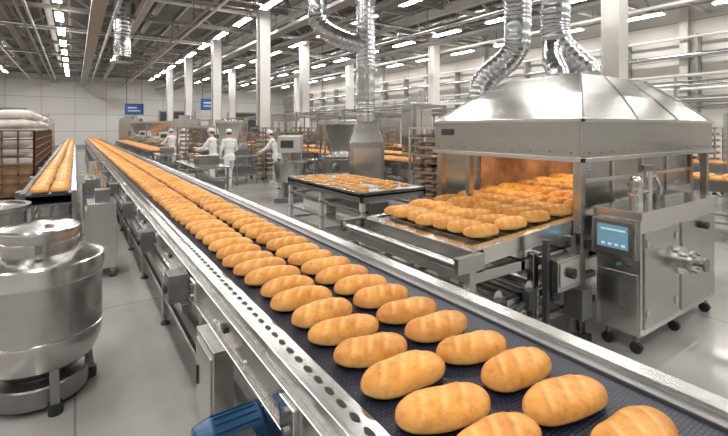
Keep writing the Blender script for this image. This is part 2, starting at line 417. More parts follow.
# ---------------------------------------------------------------- tunnel oven
o=B('tunnel_oven')
hx0,hx1,hy0,hy1=3.5,6.34,1.95,3.72; zb,zt,zr=1.53,1.87,2.36
th=.03
o.b(hx0,hx1,hy0,hy0+th,zb,zt); o.b(hx0,hx1,hy1-th,hy1,zb,zt); o.b(hx0,hx0+th,hy0+th,hy1-th,zb,zt); o.b(hx1-th,hx1,hy0+th,hy1-th,zb,zt)
o.b(hx0-.02,hx1+.02,hy0-.02,hy0+.01,zb-.02,zb+.02,'steel_b'); o.b(hx0-.02,hx0+.01,hy0-.02,hy1+.02,zb-.02,zb+.02,'steel_b')
o.b(hx0-.02,hx1+.02,hy0-.02,hy0+.005,zt-.02,zt+.015,'steel_b'); o.b(hx0-.02,hx0+.005,hy0-.02,hy1+.02,zt-.02,zt+.015,'steel_b')
tx0,tx1,ty0,ty1=4.25,5.65,2.40,3.24
kx0,kx1,ky0,ky1,kz=3.86,5.99,2.16,3.49,2.125
def ring(a,b_,c_,d,z): return [(a,c_,z),(b_,c_,z),(b_,d,z),(a,d,z)]
R=[ring(hx0,hx1,hy0,hy1,zt),ring(kx0,kx1,ky0,ky1,kz),ring(tx0,tx1,ty0,ty1,zr)]
for k in range(2):
    for i in range(4):
        j=(i+1)%4; o.add([R[k][i],R[k][j],R[k+1][j],R[k+1][i]],[(0,1,2,3)],'steel')
o.add(R[2],[(0,1,2,3)],'steel')
o.add(ring(hx0,hx1,hy0,hy1,zb+.25),[(3,2,1,0)],'darkgrey')
for i in range(4):
    o.beam(R[0][i],R[1][i],.02,.02,'steel_b'); o.beam(R[1][i],R[2][i],.02,.02,'steel_b')
for f in (.35,.68):
    a=Vector(R[0][0]).lerp(Vector(R[0][1]),f); b2=Vector(R[1][0]).lerp(Vector(R[1][1]),f); c2=Vector(R[2][0]).lerp(Vector(R[2][1]),f)
    o.beam(a,b2,.014,.014,'steel'); o.beam(b2,c2,.014,.014,'steel')
for x in np.arange(hx0+.1,hx1,.2): o.cyl((x,hy0-.006,zb+.06),(x,hy0,zb+.06),.008,n=8,m='steel_d')
for yv in np.arange(hy0+.1,hy1,.2): o.cyl((hx0-.006,yv,zb+.06),(hx0,yv,zb+.06),.008,n=8,m='steel_d')
o.b(hx0-.012,hx0,3.42,3.6,1.72,1.79,'darkgrey')
for x in (hx0+.05,hx1-.05):
    for yv in (hy0+.06,hy1-.06):
        o.b(x-.035,x+.035,yv-.035,yv+.035,.06,zb+.02,'steel'); o.b(x-.07,x+.07,yv-.07,yv+.07,0,.06,'darkgrey')
o.b(hx0+.015,hx0+.085,3.2,3.26,.9,zb,'steel')
bz=lambda x:.93+(x-2.35)*.055
o.b(3.9,6.2,3.4,3.46,.75,zb+.05,'steel'); o.b(3.91,6.15,3.385,3.4,.9,zb+.05,'brown')
o.b(3.72,6.2,2.12,2.16,.62,zb+.05,'steel'); o.b(3.75,6.15,2.16,2.175,.9,zb+.05,'brown')
o.b(6.15,6.2,2.1,3.46,.75,zb+.05,'brown'); o.b(6.2,6.22,2.1,3.46,.6,zb+.05,'steel')
o.b(3.9,6.2,2.12,3.46,.60,.75,'steel'); o.b(3.8,6.2,2.16,3.4,zb+.05,zb+.08,'darkgrey')
for x in (4.0,4.9,5.6): o.b(x-.06,x+.06,2.3,3.3,zb+.02,zb+.05,'steel_d'); o.add([(x-.04,2.35,zb+.018),(x-.04,3.25,zb+.018),(x+.04,3.25,zb+.018),(x+.04,2.35,zb+.018)],[(0,1,2,3)],'ovenlamp')
for x in (4.3,4.9,5.5): o.b(x,x+.03,2.10,2.12,.65,zb,'steel_b')
o.b(3.75,6.2,2.09,2.12,1.30,1.34,'steel_b')
def slab(x0,x1,y0,y1,d0,d1,m):
    o.hexa([(x0,y0,bz(x0)+d0),(x1,y0,bz(x1)+d0),(x1,y1,bz(x1)+d0),(x0,y1,bz(x0)+d0),(x0,y0,bz(x0)+d1),(x1,y0,bz(x1)+d1),(x1,y1,bz(x1)+d1),(x0,y1,bz(x0)+d1)],m)
slab(2.40,6.1,2.14,3.36,-.03,0,'steel'); slab(2.33,6.1,2.05,2.14,-.10,.02,'steel_b'); slab(2.33,3.9,3.36,3.42,-.10,.02,'steel_b')
slab(2.30,2.40,2.05,3.42,-.10,.012,'steel_b'); 
for x in np.arange(2.5,3.8,.11): slab(x,x+.02,2.15,3.35,0,.006,'steel_d')
for z,h in ((.74,.07),(.50,.05),(.28,.05)):
    for yv in (2.0,3.45): o.b(2.2,3.8,yv,yv+.05,z,z+h,'steel')
    for x in (2.2,2.75,3.3): o.b(x,x+.05,2.0,3.5,z,z+h,'steel')
for x in (2.2,2.9,3.42):
    for yv in (2.0,3.45): o.foot(x+.025,yv+.025,.84 if x<3 else .9,.06)
for yv in (2.2,2.45,2.7,2.95,3.2): o.b(2.25,3.4,yv,yv+.03,.81,.84,'steel_d')
o.b(2.16,2.2,2.0,3.5,.60,.72,'steel_b'); o.b(2.14,2.16,2.1,3.4,.44,.56,'steel')
for x in (2.45,2.8,3.1): 
    o.cyl((x,1.97,.62),(x,2.3,.62),.045,n=16,m='steel_b'); o.b(x-.05,x+.05,1.93,1.99,.46,.60,'darkgrey')
o.cyl((2.12,2.02,.88),(2.12,3.46,.88),.03,n=16,m='steel_b'); o.b(2.08,2.34,1.99,2.03,.83,.94,'steel'); o.b(2.08,2.34,3.45,3.49,.83,.94,'steel')
o.cyl((2.6,2.0,.40),(3.3,2.0,.66),.03,n=12,m='steel_b'); o.cyl((2.3,1.98,.3),(2.75,1.98,.5),.025,n=12,m='darkgrey')
o.b(3.0,3.3,1.86,2.0,.56,.80,'steel'); o.b(3.02,3.28,1.85,1.86,.6,.78,'steel_b'); o.cyl((3.15,1.82,.69),(3.15,1.85,.69),.04,n=16,m='dark')
o.b(3.3,3.44,1.84,2.0,.28,.52,'steel_d'); o.b(2.95,2.99,1.92,1.96,.02,.95,'darkgrey'); 
for x in (4.6,5.5,6.1):
    for yv in (2.2,3.35): o.foot(x,yv,.60,.07)
o.build(.004)
pl=[]
for i in range(9):
    for j in range(7):
        x=2.60+i*.335+J(.025); yv=2.25+j*.17+J(.01); pl.append((x,yv,-.22+J(.08)))
pl=[q for q in pl if q[0]<5.4]
loaves('bread_loaves_in_oven', pl, lambda x: bz(x)+.018, L=.33,W=.158,H=.095, lod=lambda p:(30,20))

d=B('exhaust_ducts')
d.tube([(5.15,2.85,2.365),(5.15,2.85,2.5),(5.05,2.98,2.68),(4.95,3.1,2.95),(4.95,3.1,3.6),(4.95,3.1,6.4),(4.95,3.1,7.78)],.17,rib=.028,n=28)
d.cyl((5.15,2.85,2.365),(5.15,2.85,2.42),.23,n=24,m='steel_b')
d.tube([(4.6,2.85,2.365),(4.62,2.87,2.45),(4.7,2.98,2.6),(4.87,3.08,2.78),(4.95,3.1,2.95)],.12,rib=.035,n=24)
d.cyl((4.6,2.85,2.365),(4.6,2.85,2.41),.17,n=24,m='steel_b')
d.tube([(4.97,4.3,1.92),(4.97,4.3,2.3),(5.0,4.2,2.55),(5.12,3.87,2.85),(5.15,3.8,3.3),(5.15,3.8,5.5),(5.15,3.8,7.78)],.18,rib=.028,n=28)
for z in (3.6,4.2): 
    d.cyl((4.95,3.1,z),(4.95,3.1,z+.04),.195,n=24,m='steel_b'); d.cyl((5.15,3.8,z),(5.15,3.8,z+.04),.205,n=24,m='steel_b')
d.build()
q=B('proofing_cabinet',(4.97,4.4,0)); q.b(-.4,.4,-.35,.35,.12,1.8,'steel'); q.b(-.34,.34,-.37,-.35,.25,1.65,'steel_b'); q.b(.24,.27,-.41,-.37,.8,1.1,'darkgrey'); q.b(-.3,.0,-.375,-.37,1.35,1.55,'darkgrey')
q.cyl((0,-.1,1.8),(0,-.1,1.915),.22,n=24,m='steel_b')
for a in (-.34,.34):
    for b_ in (-.3,.3): q.foot(a,b_,.12,.05)
q.build(.008)

# ---------------------------------------------------------------- control cabinet beside oven
q=B('control_cabinet')
x0,x1,y0,y1,zb0,zt0=3.66,5.2,1.58,1.92,.16,1.14
q.b(x0,x1,y0,y1,zb0,zt0-.06,'steel_b'); q.b(x0-.02,x1+.02,y0-.02,y1+.02,zt0-.06,zt0,'steel_b')
q.b(x0-.012,x0,y0+.02,y1-.02,zb0+.03,.64,'steel_b'); q.b(x0-.014,x0-.004,y0+.1,y0+.12,.3,.5,'steel_d')
q.b(x0-.04,x0,y0+.02,y1+.02,.76,1.07,'steel_b'); q.b(x0-.046,x0-.04,y0+.035,y1+.005,.78,1.05,'steel_d'); q.b(x0-.05,x0-.046,y0+.07,y1-.03,.83,1.015,'screen')
for k in range(4): q.b(x0-.052,x0-.05,y0+.09+k*.052,y0+.12+k*.052,.85,.87,'screen2')
q.b(x0-.052,x0-.05,y0+.09,y1-.06,.97,.985,'screen2')
for k,mm in enumerate(('darkgrey','green','dark')): q.cyl((x0-.02,y0+.08+k*.08,.70),(x0,y0+.08+k*.08,.70),.014,n=14,m=mm)
q.b(x0+.05,x0+.66,y0-.012,y0,zb0+.05,.97,'steel'); q.b(x0+.74,x1-.05,y0-.012,y0,zb0+.05,.97,'steel')
for x in (x0+.07,x0+.60): 
    for z in (.3,.85): q.b(x,x+.04,y0-.02,y0-.012,z,z+.06,'steel_b')
hc=(4.35,y0,.66)
q.cyl((hc[0],y0-.10,hc[2]),(hc[0],y0-.012,hc[2]),.07,n=28,m='steel'); q.cyl((hc[0],y0-.13,hc[2]),(hc[0],y0-.10,hc[2]),.10,n=28,m='steel_b'); q.cyl((hc[0],y0-.035,hc[2]),(hc[0],y0-.012,hc[2]),.12,n=28,m='steel_b')
q.cyl((hc[0],y0-.19,hc[2]),(hc[0],y0-.13,hc[2]),.025,n=14,m='steel_d'); q.cyl((hc[0],y0-.21,hc[2]),(hc[0],y0-.19,hc[2]),.055,n=20,m='steel_d')
for k in range(8):
    a=2*math.pi*k/8; q.cyl((hc[0]+.082*math.cos(a),y0-.14,hc[2]+.082*math.sin(a)),(hc[0]+.082*math.cos(a),y0-.13,hc[2]+.082*math.sin(a)),.011,n=8,m='steel_d')
q.cyl((4.85,y0-.06,.9),(4.85,y0,.9),.035,n=16,m='darkgrey')
yc=1.76
q.cyl((4.0,yc,zt0),(4.0,yc,zt0+.16),.05,n=20,m='steel_b'); q.cyl((4.0,yc,zt0+.16),(4.0,yc,zt0+.20),.07,n=20,m='steel'); q.ell((4.0,yc,zt0+.2),(.055,.055,.05),'steel_b')
q.cyl((4.22,yc,zt0),(4.22,yc,zt0+.28),.035,n=16,m='steel_b'); q.cyl((4.0,yc,zt0+.1),(4.22,yc,zt0+.1),.025,n=12,m='steel'); q.cyl((4.22,yc,zt0+.28),(4.22,yc,zt0+.33),.055,n=16,m='steel_d')
q.cyl((3.87,1.72,zt0),(3.87,1.72,zt0+.1),.03,n=14,m='steel'); q.cyl((3.87,1.72,zt0+.1),(3.87,1.72,zt0+.12),.05,n=14,m='steel_b')
q.tube([(4.22,yc,zt0+.2),(4.4,yc+.02,zt0+.22),(4.5,yc+.02,zt0+.1),(4.5,yc+.02,zt0)],.018,n=10,m='steel_b'); q.b(4.3,4.7,1.66,1.86,zt0,zt0+.07,'steel')
for x in (x0+.07,x1-.07,(x0+x1)/2):
    for yv in (y0+.06,y1-.06):
        q.cyl((x,yv,.09),(x,yv,zb0),.02,n=10,m='steel_d'); q.cyl((x-.02,yv,.045),(x+.02,yv,.045),.045,n=16,m='dark')
q.build(.006)

# ---------------------------------------------------------------- kettle
k=B('steel_mixing_kettle',(-.19,3.62,0)); s_=.87
def kl(pr,m): k.lathe([(a*s_,b_) for a,b_ in pr],m=m)
kl([(0,1.138),(.20,1.136),(.243,1.134)],'steel_b'); kl([(.243,1.134),(.252,1.142),(.258,1.132),(.254,1.115),(.246,1.11)],'steel_b')
kl([(.246,1.112),(.246,.975)],'steel')
kl([(.246,1.06),(.251,1.058),(.251,1.045),(.246,1.043)],'steel_b')
kl([(.246,.975),(.275,.972),(.395,.945),(.412,.938)],'steel_b')
kl([(.412,.938),(.420,.93),(.422,.88),(.420,.825),(.412,.815),(.40,.815)],'steel_b')
kl([(.406,.82),(.406,.42),(.40,.38),(.385,.34),(.35,.28),(.27,.22),(.12,.20),(0,.20)],'steel')
kl([(.406,.475),(.412,.472),(.412,.458),(.406,.455)],'steel_b')
kl([(.0,.17),(.30,.17),(.31,.16),(.31,.05),(.30,.04),(0,.04)],'steel_d')
k.cyl((0,0,.16),(0,0,.22),.16,n=24,m='steel_d')
for a in np.arange(0.3,6.28,math.pi/2):
    ca,sa=math.cos(a)*s_,math.sin(a)*s_
    k.beam((.31*ca,.31*sa,.30),(.34*ca,.34*sa,.06),.05,.05,'steel_d'); k.cyl((.34*ca,.34*sa,0),(.34*ca,.34*sa,.07),.04,n=16,m='dark')
k.cyl((.05,-.02,1.135),(.05,-.02,1.155),.03,n=16,m='steel')
k.b(.33,.375,-.03,.03,.89,.94,'steel_b'); k.b(-.02,.02,-.235,-.21,1.0,1.06,'steel_d')
k.build()

k=B('steel_vat',(-.95,6.75,0))
k.lathe([(0,.84),(.42,.84),(.44,.87),(.50,.87),(.5,.82),(.46,.80),(.46,.3),(.38,.2),(0,.18)],m='steel')
for a in np.arange(.3,6.28,math.pi/2): k.cyl((.36*math.cos(a),.36*math.sin(a),0),(.36*math.cos(a),.36*math.sin(a),.28),.03,n=12,m='steel_d')
k.cyl((0,0,.84),(0,0,.92),.22,n=24,m='steel_b'); k.build()

# ---------------------------------------------------------------- generic conveyor lines
def line(name,x0,x1,y0,y1,z,bread=True,rows=2,arch=False,m='steel'):
    c=B(name)
    c.b(x0+.06,x1-.06,y0,y1,z-.03,z,'belt')
    for a,b_ in ((x0,x0+.06),(x1-.06,x1)): c.b(a,b_,y0,y1,z-.15,z+.03,m)
    c.b(x0+.06,x1-.06,y0+.02,y1-.02,z-.16,z-.14,'steel_d')
    n=max(2,int((y1-y0)/1.6)+1)
    for i in range(n):
        y=y0+.06+(y1-y0-.12)*i/(n-1)
        for x in (x0+.03,x1-.03): c.foot(x,y,z-.15,.05)
        c.b(x0,x1,y-.02,y+.02,.25,.29,m)
        if arch and i%2==0:
            for x in (x0-.03,x1+.03): c.b(x-.03,x+.03,y-.03,y+.03,0,2.3,m)
            c.b(x0-.06,x1+.06,y-.03,y+.03,2.3,2.36,m)
            c.b(x0+.1,x1-.1,y+.1,y+.5,1.25,1.55,'steel_d'); c.b(x0+.14,x1-.14,y+.07,y+.10,1.3,1.5,'steel_b')
            c.b(x0,x0+.03,y-.03,y+.5,1.22,1.25,m); c.b(x1-.03,x1,y-.03,y+.5,1.22,1.25,m); c.b(x0-.03,x1+.03,y-.02,y+.02,1.22,1.26,m)
    for x in (x0+.03,x1-.03): c.b(x-.012,x+.012,y0,y1,.25,.28,m)
    if arch:
        for x in (x0-.03,x1+.03): c.b(x-.02,x+.02,y0,y1-.3,2.3,2.34,m)
    for i in range(int((y1-y0)/2.3)):
        c.b(x0-.1,x0,y0+.6+i*2.3,y0+.85+i*2.3,z-.3,z-.02,'steel_d')
    c.build()
    if bread:
        pl=[]
        w=(x1-x0-.16)/rows; y=y0+.15
        while y<y1-.15:
            for r_ in range(rows):
                if random.random()<.97: pl.append((x0+.08+w*(r_+.5)+J(.01),y+J(.015),J(.1)))
            y+=.21
        loaves('bread_loaves_on_'+name,pl,lambda x:z+.002,L=min(.32,w*.93),W=.16,lod=lambda p:(14,10) if p[1]<14 else (8,8))
line('side_conveyor',-.62,.02,7.4,40,.88,True,2)
line('cooling_conveyor',6.6,7.5,7.6,19,.95,True,3,True)
line('packing_conveyor',8.6,9.5,.2,26,.92,True,3,True)
line('far_conveyor',12,13,1,30,.95,True,3,True)
line('infeed_conveyor',2.3,3.1,18,34,.9,True,2,False)
line('transfer_conveyor',7.0,7.7,20.5,36,.9,True,2,True)
line('return_conveyor',-3.9,-3.1,22,42,.9,True,2,True)
line('proofer_conveyor',10.6,11.4,9,28,1.0,True,2,True)

t=B('tray_table')
tx0,tx1,ty0,ty1,z=3.05,4.15,4.6,6.9,.93
t.b(tx0,tx1,ty0,ty1,z-.03,z,'steel_b'); 
for a in ((tx0,tx0+.03,ty0,ty1),(tx1-.03,tx1,ty0,ty1),(tx0,tx1,ty0,ty0+.03),(tx0,tx1,ty1-.03,ty1)): t.b(*a,z-.10,z+.035,'steel_b')
for x in (tx0+.04,tx1-.04):
    for y in (ty0+.04,(ty0+ty1)/2,ty1-.04): t.foot(x,y,z-.03,.06,'cream')
for zz in (.25,.45,.68): 
    for x in (tx0+.02,tx1-.06): t.b(x,x+.04,ty0,ty1,zz,zz+.04,'steel_b')
    for y in (ty0+.02,5.7,ty1-.06): t.b(tx0,tx1,y,y+.04,zz,zz+.04,'steel_b')
t.b(tx0+.05,tx1-.05,ty0+.05,ty1-.05,.47,.49,'steel_b')
t.b(tx0+.2,tx0+.6,ty0+.3,ty0+1,.49,.66,'cream'); t.b(tx0+.15,tx0+.7,ty0+1.2,ty0+2,.49,.62,'white'); t.b(tx0+.7,tx1-.1,ty0+.2,ty0+.9,.49,.64,'white')
for y in np.arange(ty0+.25,ty1-.1,.42): 
    t.b(tx0+.05,tx1-.05,y-.19,y+.19,z,z+.012,'cream'); t.b(tx0+.05,tx1-.05,y-.19,y-.18,z+.01,z+.03,'steel_b'); t.b(tx0+.05,tx1-.05,y+.18,y+.19,z+.01,z+.03,'steel_b')
t.b(tx0+.1,tx0+.4,ty0-.05,ty0,.6,.82,'steel_d')
t.build(.003)
pl=[]
for y in np.arange(ty0+.15,ty1-.08,.14):
    for x in np.arange(tx0+.15,tx1-.08,.2): 
        if random.random()<.62: pl.append((x,y,J(.2)))
loaves('bread_rolls_on_trays',pl,lambda x:z+.014,L=.14,W=.075,H=.045,lod=lambda p:(10,8))

# ---------------------------------------------------------------- machines
def hopper_machine(name,x,y,yaw=0,h=2.0,w=1.1,d=.9):
    q=B(name,(x,y,0),yaw); a=w/2; c=d/2; zb=.35; zm=h*.55
    q.b(-a,a,-c,c,zb,zm,'steel')
    q.b(-a+.06,a-.06,-c-.015,-c,zb+.06,zm-.06,'steel_b'); q.b(-a-.015,-a,-c+.06,c-.06,zb+.06,zm-.06,'steel_b')
    q.hexa([(-a*.5,-c*.5,zm),(a*.5,-c*.5,zm),(a*.5,c*.5,zm),(-a*.5,c*.5,zm),(-a*.95,-c*.95,h-.12),(a*.95,-c*.95,h-.12),(a*.95,c*.95,h-.12),(-a*.95,c*.95,h-.12)],'steel_b')
    q.b(-a,a,-c,c,h-.12,h,'steel_b'); q.b(-a+.05,a-.05,-c+.05,c-.05,h-.01,h+.004,'darkgrey')
    for sx in (-a+.04,a-.04):
        for sy in (-c+.04,c-.04): q.foot(sx,sy,zb,.06); q.b(sx-.02,sx+.02,sy-.02,sy+.02,zm,h-.1,'steel')
    q.b(a,a+.12,-c+.1,-c+.45,zm-.35,zm+.1,'steel_b'); q.b(a+.02,a+.1,-c+.09,-c+.1,zm-.1,zm+.06,'screen')
    q.cyl((-a*.4,-c-.12,zm-.25),(-a*.4,-c,zm-.25),.10,n=20,m='steel_b'); q.cyl((-a*.4,-c-.15,zm-.25),(-a*.4,-c-.12,zm-.25),.05,n=16,m='darkgrey')
    q.cyl((a*.3,-c-.08,zb+.2),(a*.3,-c+.1,zb+.2),.09,n=16,m='blue')
    q.b(-a*.8,a*.8,-c-.35,-c,zm-.52,zm-.47,'steel_b'); q.beam((-a*.7,-c-.3,zm-.5),(-a*.7,-c,zb+.1),.03,.03); q.beam((a*.7,-c-.3,zm-.5),(a*.7,-c,zb+.1),.03,.03)
    q.build(.006)
def cabinet(name,x,y,yaw=0,w=1,d=.7,h=2.2):
    q=B(name,(x,y,0),yaw); a=w/2; c=d/2
    q.b(-a,a,-c,c,.1,h,'steel_b'); q.b(-a+.03,-.01,-c-.02,-c,.16,h-.08,'steel_b'); q.b(.01,a-.03,-c-.02,-c,.16,h-.08,'steel_b')
    q.b(-.06,-.03,-c-.05,-c-.02,h*.45,h*.6,'darkgrey'); q.b(.03,.06,-c-.05,-c-.02,h*.45,h*.6,'darkgrey')
    q.b(-a*.6,a*.2,-c*.6,c*.6,h,h+.2,'galv'); q.cyl((a*.5,0,h),(a*.5,0,h+.35),.1,n=16,m='galv')
    for sx in (-a+.05,a-.05):
        for sy in (-c+.05,c-.05): q.foot(sx,sy,.1,.05)
    q.build(.006)
def mixer(name,x,y,yaw=0):
    q=B(name,(x,y,0),yaw)
    q.b(-.25,.25,.2,.6,0,1.35,'cream'); q.b(-.28,.28,-.55,.6,1.2,1.6,'cream'); q.cyl((0,-.25,1.0),(0,-.25,1.25),.06,n=14,m='steel_b')
    q.lathe([(0,.35),(.25,.37),(.38,.5),(.42,.95),(.44,.97),(.40,.97),(.36,.55),(0,.42)],c=(0,-.25),n=32,m='steel_b')
    q.b(-.35,.35,-.6,.6,0,.12,'steel_d'); q.cyl((0,-.25,.1),(0,-.25,.36),.15,n=20,m='steel_d'); q.b(-.2,.1,-.57,-.55,1.32,1.5,'darkgrey')
    q.build(.01)
def work_table(name,x0,x1,y0,y1,z=.9,stuff=True):
    q=B(name); q.b(x0,x1,y0,y1,z-.05,z,'steel_b'); q.b(x0+.03,x1-.03,y0+.03,y1-.03,.28,.31,'steel')
    for x in (x0+.05,x1-.05):
        for y in (y0+.05,y1-.05): q.foot(x,y,z-.05,.05)
    for y in (y0,y1-.03): q.b(x0,x1,y,y+.03,.6,.64,'steel')
    if stuff:
        q.b(x0+.1,x1-.2,y0+.2,y0+.6,z,z+.25,'steel'); q.b(x0+.12,x1-.22,y0+.18,y0+.2,z+.03,z+.2,'steel_d'); q.cyl(((x0+x1)/2,y1-.4,z),((x0+x1)/2,y1-.4,z+.2),.14,n=18,m='steel')
        q.b(x0+.1,x1-.1,y0+.1,y1-.2,.31,.55,'steel_d')
    q.build(.004)
def tray_rack(name,x,y,yaw=0,bread=True):
    q=B(name,(x,y,0),yaw)
    for sx in (-.3,.3):
        for sy in (-.38,.38): q.b(sx-.02,sx+.02,sy-.02,sy+.02,.12,1.8,'steel_b'); q.cyl((sx-.015,sy,.06),(sx+.015,sy,.06),.06,n=14,m='dark')
    q.b(-.32,.32,-.4,.4,1.78,1.82,'steel_b'); q.b(-.32,.32,-.4,.4,.12,.15,'steel')
    for k in range(9):
        z=.28+k*.165; q.b(-.3,.3,-.38,.38,z,z+.012,'steel_b')
        if bread:
            for i in range(3):
                for j in range(3): q.ell((-.19+i*.19,-.25+j*.25,z+.04),(.08,.11,.035),'tan',8,5)
    q.build()
hopper_machine('dough_divider',5.6,9.3,-.35,2.0,1.1,.9)
hopper_machine('dough_divider',5.0,16.6,-.5,2.1,1.0,.9)
hopper_machine('dough_divider',4.5,19.1,-.5,1.9,.9,.8)
hopper_machine('dough_divider',4.2,27.5,-.5,2.2,1.4,1)
hopper_machine('dough_divider',5.0,31.8,-.5,2.2,1.2,1)
hopper_machine('dough_divider',-1.9,24.2,-.2,2.1,1.2,1)
hopper_machine('dough_divider',-6.5,26,-.2,2.3,1.4,1)
hopper_machine('dough_divider',4.3,37.2,-.5,2.3,1.4,1)
hopper_machine('dough_divider',8.9,29,-.5,2.2,1.4,1)
cabinet('steel_cabinet',8.05,9.3,-.2,.7,.5,2.5)
cabinet('steel_cabinet',10.9,6.9,-.8,1.1,.7,2.2)
cabinet('steel_cabinet',14.3,12,-.8,1.4,.8,2.4)
cabinet('steel_cabinet',5.1,25,-.4,1.3,.8,2.3)
cabinet('steel_cabinet',-1.9,30,0,1.5,.8,2.2)
cabinet('steel_cabinet',-1.9,36,0,1.5,.8,2.4)
cabinet('steel_cabinet',11,2.6,-1.2,1.1,.7,2.1)
cabinet('steel_cabinet',3.9,41,-.4,1.6,.8,2.6)
cabinet('steel_cabinet',14.4,7.5,-.8,1.4,.8,2.6)
cabinet('steel_cabinet',14.4,19,-.8,1.4,.8,2.6)
mixer('spiral_mixer',5.6,20.6,-.4); mixer('spiral_mixer',4.55,10.1,-.5)
mixer('spiral_mixer',3.9,23.6,-.4); mixer('spiral_mixer',-1.8,22.1,0); mixer('spiral_mixer',4.2,34.3,-.4); mixer('spiral_mixer',-1.8,27,0); mixer('spiral_mixer',-1.8,33,0); mixer('spiral_mixer',14.2,9.8,-.8); mixer('spiral_mixer',5.3,18.0,-.4)
for x,y,a in ((8.05,12.2,.2),(8.05,14.0,.1),(8.05,16.4,-.1),(6.0,6.4,.3),(5.6,14.7,.2),(10.0,8.6,0),(10.05,11.2,0),(10.05,13.5,0),(3.6,17.2,.2),(5.9,12.9,.1),(14.2,4.6,0),(14.3,14.5,0)): tray_rack('bread_tray_rack',x,y,a)
work_table('packing_table',2.25,3.05,10.2,12.7)
work_table('steel_work_table',4.2,4.95,13.5,14.6)
work_table('steel_work_table',5.0,5.8,11.0,12.1)
work_table('steel_work_table',2.3,3.0,15.5,17.2)
q=B('pump_unit'); q.b(.12,.42,8.0,8.7,.3,1.0,'steel_b'); q.b(.10,.12,8.05,8.65,.35,.95,'steel_b'); q.b(.15,.4,7.7,8.0,.35,.7,'blue'); q.cyl((.27,8.35,1.0),(.27,8.35,1.25),.09,n=18,m='steel_b')
for y in (8.05,8.65):
    for x in (.15,.38): q.foot(x,y,.3,.05)
q.b(.13,.41,7.7,8.7,.28,.32,'steel_d'); 
for x in (.16,.38): q.foot(x,7.74,.3,.04)
q.build(.006)
q=B('control_pedestal'); q.b(.12,.42,6.0,6.5,.12,.9,'steel_b'); q.b(.10,.12,6.04,6.46,.2,.82,'steel_b'); q.b(.2,.36,6.1,6.3,.9,1.05,'steel_d'); q.cyl((.3,6.4,.9),(.3,6.4,1.15),.03,n=12,m='steel_b')
for y in (6.05,6.45):
    for x in (.16,.38): q.foot(x,y,.12,.05)
q.build(.005)
q=B('pipe_rack')
for y in np.arange(0,34,3.0):
    q.b(16.4,16.48,y,y+.08,0,3.5,'beam'); q.b(16.2,16.7,y,y+.08,3.1,3.16,'beam')
for z,m in ((3.5,'white'),(3.2,'galv'),(2.7,'white')): q.cyl((16.44,0,z),(16.44,33.2,z),.05,n=8,m=m)
q.build()

# ---------------------------------------------------------------- cage trolley with sacks
q=B('sack_cage_trolley')
cx0,cx1,cy0,cy1,z0,z1=-3.6,-.74,12.2,20.5,.35,1.72
q.b(cx0,cx1,cy0,cy1,z0-.08,z0,'rust')
for z in np.linspace(z0,z1,8): 
    q.b(cx0,cx1,cy0,cy0+.03,z,z+.03,'rust'); q.b(cx1-.03,cx1,cy0,cy1,z,z+.03,'rust'); q.b(cx0,cx0+.03,cy0,cy1,z,z+.03,'rust'); q.b(cx0,cx1,cy1-.03,cy1,z,z+.03,'rust')
for x in np.linspace(cx0,cx1-.05,11): q.b(x,x+.04,cy0,cy0+.04,z0,z1+.03,'rust'); q.b(x,x+.04,cy1-.04,cy1,z0,z1+.03,'rust')
for y in np.linspace(cy0,cy1-.05,20): q.b(cx1-.04,cx1,y,y+.04,z0,z1+.03,'rust'); q.b(cx0,cx0+.04,y,y+.04,z0,z1+.03,'rust')
for x in (cx0+.15,cx1-.15):
    for y in (cy0+.2,(cy0+cy1)/2,cy1-.2): q.cyl((x-.03,y,.12),(x+.03,y,.12),.12,n=18,m='dark'); q.b(x-.05,x+.05,y-.05,y+.05,.15,.28,'steel_d')
q.b(cx0+.08,cx1-.08,cy0+.08,cy1-.08,z0,.95,'tan')
q.build()
s=B('flour_sacks')
for lay in range(6):
    for ix in range(4):
        for iy in range(10):
            if lay==5 and random.random()<.3: continue
            cx=cx0+.40+ix*.68+J(.02); cy=cy0+.5+iy*.8+J(.05); cz=1.06+lay*.21+J(.012)
            n=16; vs=[];fs=[];K=8
            for j in range(K+1):
                ph=-math.pi/2+math.pi*j/K
                for i in range(n):
                    a=2*math.pi*i/n; f=lambda v,e: math.copysign(abs(v)**e,v)
                    vs.append((cx+.34*f(math.cos(ph),.5)*f(math.cos(a),.4)+J(.008),cy+.40*f(math.cos(ph),.5)*f(math.sin(a),.4)+J(.008),cz+.115*f(math.sin(ph),.8)+J(.010)))
            for j in range(K):
                for i in range(n): fs.append((j*n+i,j*n+(i+1)%n,(j+1)*n+(i+1)%n,(j+1)*n+i))
            s.add(vs,fs,'sack',True)
s.build()

for x,y,z in ((3.4,33.5,3.1),(7.6,30,3.4)):
    q=B('hanging_display_screen',(x,y,0),-.5); q.b(-.6,.6,-.06,.06,z-.38,z+.38,'darkgrey'); q.b(-.55,.55,-.07,-.06,z-.33,z+.33,'bluep')
    q.b(-.4,.2,-.075,-.07,z+.05,z+.15,'white'); q.b(-.4,.4,-.075,-.07,z-.15,z-.08,'white')
    for s_ in (-.5,.5): q.cyl((s_,0,z+.38),(s_,0,7.75),.02,n=8,m='beamd')
    q.build()

